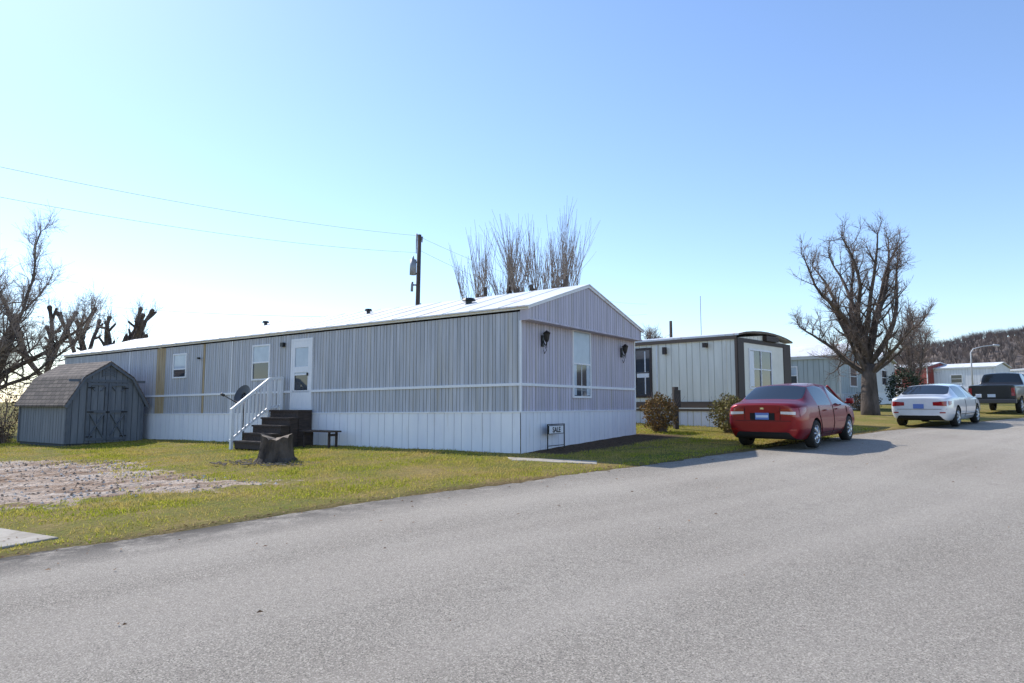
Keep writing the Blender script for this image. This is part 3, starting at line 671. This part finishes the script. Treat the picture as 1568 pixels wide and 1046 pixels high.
le=empty('street_lamp',(47.5,70.5,gz(47.5,70.5)),0); mb=MB(); mb.tube([(0,0,0),(0,0,4.4),(.3,0,4.8),(1.2,0,5.05),(2.4,0,5.2)],[.09,.07,.06,.05,.05],8); mb.tube([(2.4,0,5.2),(3.0,0,5.15)],[.12,.09],8); mb.obj('pole_and_arm',[smat('lamp_grey',(.5,.5,.52),.5)],le,True)

# ---------------- vehicles ----------------
M_tire=nmat('tyre',(.012,.012,.012),(.025,.024,.023),8,.85); M_rim=smat('alloy',(.55,.56,.58),.3,.9); M_cgl=smat('car_glass',(.012,.016,.018),.03,0,.6)
M_tail=smat('tail_lamp_red',(.30,.006,.008),.15,0,1); M_rev=smat('clear_lens',(.75,.70,.68),.1,0,1); M_plate=smat('licence_plate',(.12,.2,.5),.4); M_platew=smat('plate_white',(.6,.68,.8),.4); M_seam=smat('panel_gap',(.008,.008,.008),.8)
M_und=smat('underbody',(.012,.012,.012),.9); M_chrome=smat('chrome',(.7,.7,.72),.12,1); M_bump=smat('dull_bumper',(.10,.10,.11),.35,.6)
def ring(stn):
    x,Wd,zb,zbl,zs,ws,zc=stn
    h=[(0,zb),(Wd-.14,zb),(Wd-.02,zb+.16),(Wd,zb+(zbl-zb)*.60),(Wd-.045,zbl),(ws,zs),(ws*.62,zs+(zc-zs)*.7),(0,zc)]
    return [Vector((x,y,z)) for y,z in h]+[Vector((x,-y,z)) for y,z in h[-2:0:-1]]
def vehicle(name,loc,psi,stn,paint,glass_side,glass_top,axles,wr,details,pillars,track):
    z0=gz(*loc); hy=math.cos(psi)
    b0=empty(name,(loc[0],loc[1],z0+.01),rot=(0,-math.atan(.037*hy),math.pi/2-psi))
    rings=[ring(s) for s in stn]; n=14; V=[v for r in rings for v in r]; F=[];Mi=[]
    for i in range(len(stn)-1):
        for k in range(n):
            k2=(k+1)%n; F.append((i*n+k,i*n+k2,(i+1)*n+k2,(i+1)*n+k))
            side=k in (4,9); topb=k in (5,6,7,8)
            Mi.append(1 if (side and i in glass_side) or (topb and i in glass_top) else (2 if k in(0,13) else 0))
    def cap(o,flip):
        R_=[o+k for k in range(8)]; Ls=[o]+[o+n-k for k in range(1,7)]+[o+7]
        fs=[(R_[0],R_[1],Ls[1])]
        for k in range(1,6): fs.append((R_[k],R_[k+1],Ls[k+1],Ls[k]))
        fs.append((R_[6],R_[7],Ls[6]))
        for f in fs: F.append(f if not flip else f[::-1]); Mi.append(0)
    cap(0,True); cap((len(stn)-1)*n,False)
    me=bpy.data.meshes.new('body'); me.from_pydata([tuple(v) for v in V],[],F)
    for m_ in (paint,M_cgl,M_und): me.materials.append(m_)
    me.polygons.foreach_set('material_index',Mi); me.polygons.foreach_set('use_smooth',[True]*len(F)); me.update()
    bm=bmesh.new(); bm.from_mesh(me); cl=bm.edges.layers.float.new('crease_edge'); bmesh.ops.recalc_face_normals(bm,faces=bm.faces)
    for ed in bm.edges:
        fm={f.material_index for f in ed.link_faces}
        if fm=={0,1}: ed[cl]=.75
        elif fm=={0,2}: ed[cl]=.6
        a,b_=ed.verts
        if len(fm)==1 and a.index%n==b_.index%n and a.index%n in(4,10): ed[cl]=.45
        if a.index//n==b_.index//n and a.index//n in (0,len(stn)-1): ed[cl]=.45
    bm.to_mesh(me); bm.free()
    bo=bpy.data.objects.new('body',me); scene.collection.objects.link(bo)
    ss=bo.modifiers.new('s','SUBSURF'); ss.levels=3; ss.render_levels=3
    cb=MB()
    for ax in axles:
        for sgn in (1,-1):
            cb.tube([(ax,sgn*(track-.20),wr),(ax,sgn*(track+.5),wr)],[wr+.055]*2,36,2)
    co=cb.obj('cutter',[paint,M_cgl,M_und]); bmd=co.data
    bm=bmesh.new(); bm.from_mesh(bmd); bmesh.ops.recalc_face_normals(bm,faces=bm.faces); bm.to_mesh(bmd); bm.free()
    bl=bo.modifiers.new('b','BOOLEAN'); bl.operation='DIFFERENCE'; bl.object=co; bl.solver='EXACT'
    dg=bpy.context.evaluated_depsgraph_get(); dg.update()
    nm=bpy.data.meshes.new_from_object(bo.evaluated_get(dg)); bo.modifiers.clear(); bo.data=nm; bpy.data.objects.remove(co)
    bo.parent=b0
    bvh=BVHTree.FromPolygons([v.co.copy() for v in nm.vertices],[tuple(p.vertices) for p in nm.polygons])
    def hit(ax,u,z):
        if ax=='rear': o_,d=Vector((-6,u,z)),Vector((1,0,0))
        elif ax=='front': o_,d=Vector((6,u,z)),Vector((-1,0,0))
        elif ax=='right': o_,d=Vector((u,-4,z)),Vector((0,1,0))
        else: o_,d=Vector((u,4,z)),Vector((0,-1,0))
        h=bvh.ray_cast(o_,d); return (h[0]-d*.006) if h[0] is not None else None
    def patch(nm_,ax,c,mat,off=0,nu=10,nv=5):
        mb=MB(); vs=[]
        d={'rear':Vector((-1,0,0)),'front':Vector((1,0,0)),'right':Vector((0,-1,0)),'left':Vector((0,1,0))}[ax]
        for i in range(nu+1):
            for j in range(nv+1):
                s_,t_=i/nu,j/nv
                u=(c[0][0]*(1-s_)+c[1][0]*s_)*(1-t_)+(c[3][0]*(1-s_)+c[2][0]*s_)*t_
                z=(c[0][1]*(1-s_)+c[1][1]*s_)*(1-t_)+(c[3][1]*(1-s_)+c[2][1]*s_)*t_
                h=hit(ax,u,z)
                if h is None: return
                vs.append(h+d*off)
        fs=[(i*(nv+1)+j,(i+1)*(nv+1)+j,(i+1)*(nv+1)+j+1,i*(nv+1)+j+1) for i in range(nu) for j in range(nv)]
        mb.add(vs,fs); mb.obj(nm_,[mat],b0,True)
    def seam(ax,pts,wd=.007,mat=M_seam):
        mb=MB(); P=[]
        for (a,b_) in zip(pts[:-1],pts[1:]):
            for i in range(9):
                t=i/8; h=hit(ax,a[0]+(b_[0]-a[0])*t,a[1]+(b_[1]-a[1])*t)
                if h is not None: P.append(h)
        P=[p for i,p in enumerate(P) if i==0 or (p-P[i-1]).length>1e-4]
        if len(P)>1: mb.tube(P,[wd]*len(P),4); mb.obj('panel_gap',[mat],b0)
    details(b0,patch,seam,hit,paint)
    mb=MB()
    for (i,j) in pillars:
        for k in (5,9):
            mb.tube([rings[i][k],rings[j][k]],[.03,.035],6)
    mb.obj('pillars',[paint],b0,True)
    for ax in axles:
        for sgn in (1,-1):
            mb=MB(); cy=sgn*(track-.09); 
            prof_=[(wr*.64,-.10),(wr*.93,-.108),(wr,-.085),(wr,.085),(wr*.93,.108),(wr*.64,.10),(wr*.60,.07)]
            N=32; vs=[]; fs=[]
            for r,o_ in prof_:
                for k in range(N):
                    a=2*math.pi*k/N; vs.append((ax+r*math.cos(a),cy+sgn*o_,wr+r*math.sin(a)))
            for i in range(len(prof_)-1):
                for k in range(N): fs.append((i*N+k,i*N+(k+1)%N,(i+1)*N+(k+1)%N,(i+1)*N+k))
            mb.add(vs,fs,0)
            mb.tube([(ax,cy-sgn*.02,wr),(ax,cy+sgn*.02,wr)],[wr*.62]*2,24,2)
            mb.tube([(ax,cy+sgn*.02,wr),(ax,cy+sgn*.105,wr)],[wr*.17,wr*.13],12,1)
            vs=[];fs=[]
            for r,o_ in ((wr*.66,.104),(wr*.58,.10),(wr*.57,.03)):
                for k in range(N):
                    a=2*math.pi*k/N; vs.append((ax+r*math.cos(a),cy+sgn*o_,wr+r*math.sin(a)))
            for i in range(2):
                for k in range(N): fs.append((i*N+k,i*N+(k+1)%N,(i+1)*N+(k+1)%N,(i+1)*N+k))
            mb.add(vs,fs,1)
            for k in range(7):
                a=2*math.pi*k/7+.3; mb.beam((ax,cy+sgn*.085,wr),(ax+wr*.59*math.cos(a),cy+sgn*.085,wr+wr*.59*math.sin(a)),.035,.055,1,(0,1,0))
            mb.obj('wheel',[M_tire,M_rim,M_und],b0,True)
    return b0
def paint(name,c,metal=.25,rough=.28,coat=1):
    m,nt,b=principled(name); f=noise_node(nt,3,5); col=ramp(nt,f,[(.4,c),(.7,tuple(min(1,k*1.12+.002) for k in c))]); nt.links.new(col,b.inputs['Base Color'])
    b.inputs['Roughness'].default_value=rough; b.inputs['Metallic'].default_value=metal; b.inputs['Coat Weight'].default_value=coat; b.inputs['Coat Roughness'].default_value=.05; return m
P_red=paint('red_paint',(.22,.001,.007),.45,.32,.4); P_white=paint('silver_white_paint',(.68,.70,.73),.1); P_dark=paint('dark_grey_paint',(.014,.015,.018),0,.35,.4)
sed=[(-2.29,.72,.40,.90,.99,.60,1.00),(-2.24,.82,.26,.94,1.04,.66,1.055),(-2.05,.865,.22,.97,1.055,.70,1.08),(-1.80,.885,.21,.98,1.07,.73,1.09),
(-1.70,.885,.21,.98,1.09,.73,1.12),(-1.10,.89,.20,.97,1.39,.61,1.45),(-1.0,.89,.20,.965,1.405,.61,1.465),(-.05,.89,.19,.94,1.44,.62,1.495),(.05,.89,.19,.94,1.44,.62,1.495),(.50,.89,.19,.92,1.40,.61,1.46),
(1.32,.885,.19,.91,.98,.72,1.02),(1.44,.88,.19,.90,.95,.70,.99),(1.95,.85,.2,.82,.85,.6,.89),(2.2,.78,.24,.68,.72,.5,.76),(2.28,.66,.34,.56,.6,.4,.62)]
def det_sedan(b0,patch,seam,hit,pm):
    for s in (1,-1):
        sd='right' if s<0 else 'left'
        patch('tail_lamp','rear',[(s*.80,.73),(s*.40,.78),(s*.42,.91),(s*.80,.94)],M_tail,.006)
        patch('tail_lamp_side',sd,[(-2.20,.74),(-1.94,.85),(-1.90,.94),(-2.20,.94)],M_tail,.006)
        patch('reverse_lamp','rear',[(s*.74,.785),(s*.42,.80),(s*.42,.855),(s*.74,.85)],M_rev,.014)
        patch('reflector','rear',[(s*.74,.43),(s*.58,.43),(s*.58,.47),(s*.74,.47)],M_tail,.004,4,2)
        seam(sd,[(-1.04,.95),(-1.06,.75),(-.86,.38),(-.80,.28),(.05,.26),(1.02,.26),(1.12,.5),(1.15,.88)],.006)
        seam(sd,[(.02,.93),(.03,.26)],.006)
        seam(sd,[(-.75,.32),(1.05,.30)],.010)
        for x in (-.62,.28):
            h=hit(sd,x,.84)
            if h is not None:
                mb=MB(); o_=Vector((0,s*.03,0)); mb.tube([h+Vector((-.09,0,0)),h+Vector((-.07,0,0))+o_,h+Vector((.07,0,0))+o_,h+Vector((.09,0,0))],[.014]*4,6); mb.obj('door_handle',[pm],b0,True)
        mb=MB(); mb.tube([(1.0,s*.86,.97),(1.0,s*.98,1.0)],[.02,.03],6); 
        mb.box(.93,1.03,*(sorted((s*.92,s*1.08))),.95,1.08); o=mb.obj('wing_mirror',[pm],b0,True); bevel(o,.03,3)
        patch('headlamp','front',[(s*.62,.56),(s*.40,.55),(s*.44,.66),(s*.62,.68)],M_rev,.004)
    patch('plate_recess','rear',[(-.28,.66),(.28,.66),(.28,.82),(-.28,.82)],M_seam,.002)
    patch('licence_plate','rear',[(-.155,.675),(.155,.675),(.155,.825),(-.155,.825)],M_plate,.012,4,4)
    patch('licence_plate_band','rear',[(-.14,.72),(.14,.72),(.14,.775),(-.14,.775)],M_platew,.016,4,3)
    patch('chrome_strip','rear',[(-.36,.835),(.36,.835),(.36,.865),(-.36,.865)],pm,.02,12,2)
    seam('rear',[(-.80,.645),(.80,.645)],.006); seam('rear',[(-.40,.66),(-.405,.95)],.005); seam('rear',[(.40,.66),(.405,.95)],.005)
    patch('badge','rear',[(-.04,.90),(.04,.90),(.04,.945),(-.04,.945)],M_chrome,.004,3,3)
    patch('lower_valance','rear',[(-.5,.28),(.5,.28),(.45,.36),(-.45,.36)],M_und,.003)
vehicle('parked_car',(7.18,17.29),R(41),sed,P_red,{5,6,8,9},{4,9},(-1.32,1.30),.315,det_sedan,[(9,10)],.86)
cou=[(x*1.08,w_*1.03,zb,zbl*.98+.01,zs*.96,ws*1.02,zc*.96) for (x,w_,zb,zbl,zs,ws,zc) in sed]
cou=[(c_[0],c_[1],c_[2],min(c_[3],c_[4]-.02),c_[4],c_[5],max(c_[6],c_[4]+.01)) for c_ in cou]
def det_coupe(b0,patch,seam,hit,pm):
    for s in (1,-1):
        sd='right' if s<0 else 'left'
        patch('tail_lamp','rear',[(s*.80,.70),(s*.42,.72),(s*.42,.83),(s*.80,.86)],M_tail,.006)
        patch('tail_lamp_side',sd,[(-2.36,.72),(-2.16,.76),(-2.14,.86),(-2.36,.86)],M_tail,.006)
        seam(sd,[(-.35,.9),(-.38,.30),(1.05,.28),(1.15,.5),(1.18,.84)],.006)
        seam(sd,[(-1.0,.40),(1.0,.38)],.012)
        mb=MB(); mb.tube([(1.08,s*.88,.93),(1.08,s*1.0,.96)],[.02,.03],6); mb.box(1.0,1.1,*(sorted((s*.94,s*1.1))),.91,1.03); o=mb.obj('wing_mirror',[pm],b0,True); bevel(o,.03,3)
        patch('headlamp','front',[(s*.62,.54),(s*.38,.53),(s*.42,.62),(s*.62,.64)],M_rev,.004)
        patch('reflector','rear',[(s*.76,.47),(s*.60,.47),(s*.60,.51),(s*.76,.51)],M_tail,.004,4,2)
    patch('licence_plate','rear',[(-.155,.62),(.155,.62),(.155,.77),(-.155,.77)],M_plate,.012,4,4)
    seam('rear',[(-.80,.60),(.80,.60)],.007)
    patch('lower_valance','rear',[(-.6,.27),(.6,.27),(.55,.34),(-.55,.34)],M_und,.003)
vehicle('parked_car',(15.15,24.35),R(45),cou,P_white,{5,6,8,9},{4,9},(-1.42,1.40),.33,det_coupe,[(9,10)],.88)
pk=[(-2.85,.92,.52,1.18,1.30,.88,1.31),(-2.80,.97,.46,1.2,1.33,.93,1.335),(-1.0,.99,.42,1.2,1.33,.93,1.335),(-.85,.99,.42,1.22,1.34,.93,1.345),(-.80,.99,.42,1.22,1.42,.86,1.44),(-.62,.99,.42,1.22,1.82,.72,1.88),(-.50,.99,.42,1.22,1.85,.72,1.91),
(.20,.99,.42,1.21,1.86,.72,1.92),(.28,.99,.42,1.21,1.86,.72,1.92),(.75,.99,.42,1.2,1.82,.71,1.88),(1.40,.98,.42,1.18,1.24,.86,1.27),(1.55,.98,.42,1.17,1.22,.84,1.25),(2.5,.96,.42,1.10,1.16,.78,1.2),(2.8,.93,.44,1.0,1.05,.7,1.08),(2.88,.86,.5,.9,.95,.62,.97)]
def det_truck(b0,patch,seam,hit,pm):
    for s in (1,-1):
        sd='right' if s<0 else 'left'
        patch('tail_lamp','rear',[(s*.90,.82),(s*.76,.82),(s*.76,1.18),(s*.90,1.18)],M_tail,.006)
        seam(sd,[(-.75,1.2),(-.75,.5),(1.2,.5),(1.25,1.15)],.008); seam(sd,[(.24,1.2),(.24,.5)],.008)
        mb=MB(); mb.box(1.05,1.2,*(sorted((s*1.0,s*1.25))),1.15,1.38); o=mb.obj('wing_mirror',[M_und],b0,True); bevel(o,.03,3)
    seam('rear',[(-.74,.75),(.74,.75),(.74,1.26)],.008); seam('rear',[(-.74,.75),(-.74,1.26)],.008)
    mb=MB(); mb.box(-2.98,-2.84,-.95,.95,.48,.66); o=mb.obj('rear_bumper',[M_bump],b0); bevel(o,.02,3)
    patch('licence_plate','rear',[(-.155,.76),(.155,.76),(.155,.9),(-.155,.9)],M_platew,.012,4,4)
vehicle('pickup_truck',(24.2,33.6),R(46),pk,P_dark,{5,6,8,9},{4,9},(-1.85,1.75),.38,det_truck,[(9,10)],.95)

# ---------------- light, sky, camera ----------------
SD=Vector((-.72,.69,0)).normalized(); EL=R(44)
sdir=Vector((SD.x*math.cos(EL),SD.y*math.cos(EL),math.sin(EL)))
sl=bpy.data.lights.new('sun','SUN'); sl.energy=5.0; sl.angle=R(.5); sl.color=(1,.955,.88)
so=bpy.data.objects.new('sun',sl); scene.collection.objects.link(so); so.rotation_euler=(-sdir).to_track_quat('-Z','Y').to_euler(); so.location=(0,0,50)
w=bpy.data.worlds.new('World'); scene.world=w; w.use_nodes=True; nt=w.node_tree; bg=nt.nodes['Background']
sk=nt.nodes.new('ShaderNodeTexSky'); sk.sky_type='NISHITA'; sk.sun_disc=False; sk.sun_elevation=EL; sk.sun_rotation=math.atan2(sdir.x,sdir.y)
sk.air_density=1.1; sk.dust_density=.3; sk.ozone_density=1.2; sk.altitude=100
tint=mix(nt,1.0,sk.outputs[0],(1.27,1.38,1.60),'MULTIPLY')
nt.links.new(tint,bg.inputs['Color']); bg.inputs['Strength'].default_value=.14
cam=bpy.data.cameras.new('camera'); cam.lens=24; cam.sensor_width=36; cam.clip_end=3000; cam.clip_start=.05
co=bpy.data.objects.new('camera',cam); scene.collection.objects.link(co); co.location=(0,0,1.6); co.rotation_euler=(R(90+5.3),0,0)
scene.camera=co
scene.view_settings.view_transform='Standard'; scene.view_settings.look='None'; scene.view_settings.exposure=0
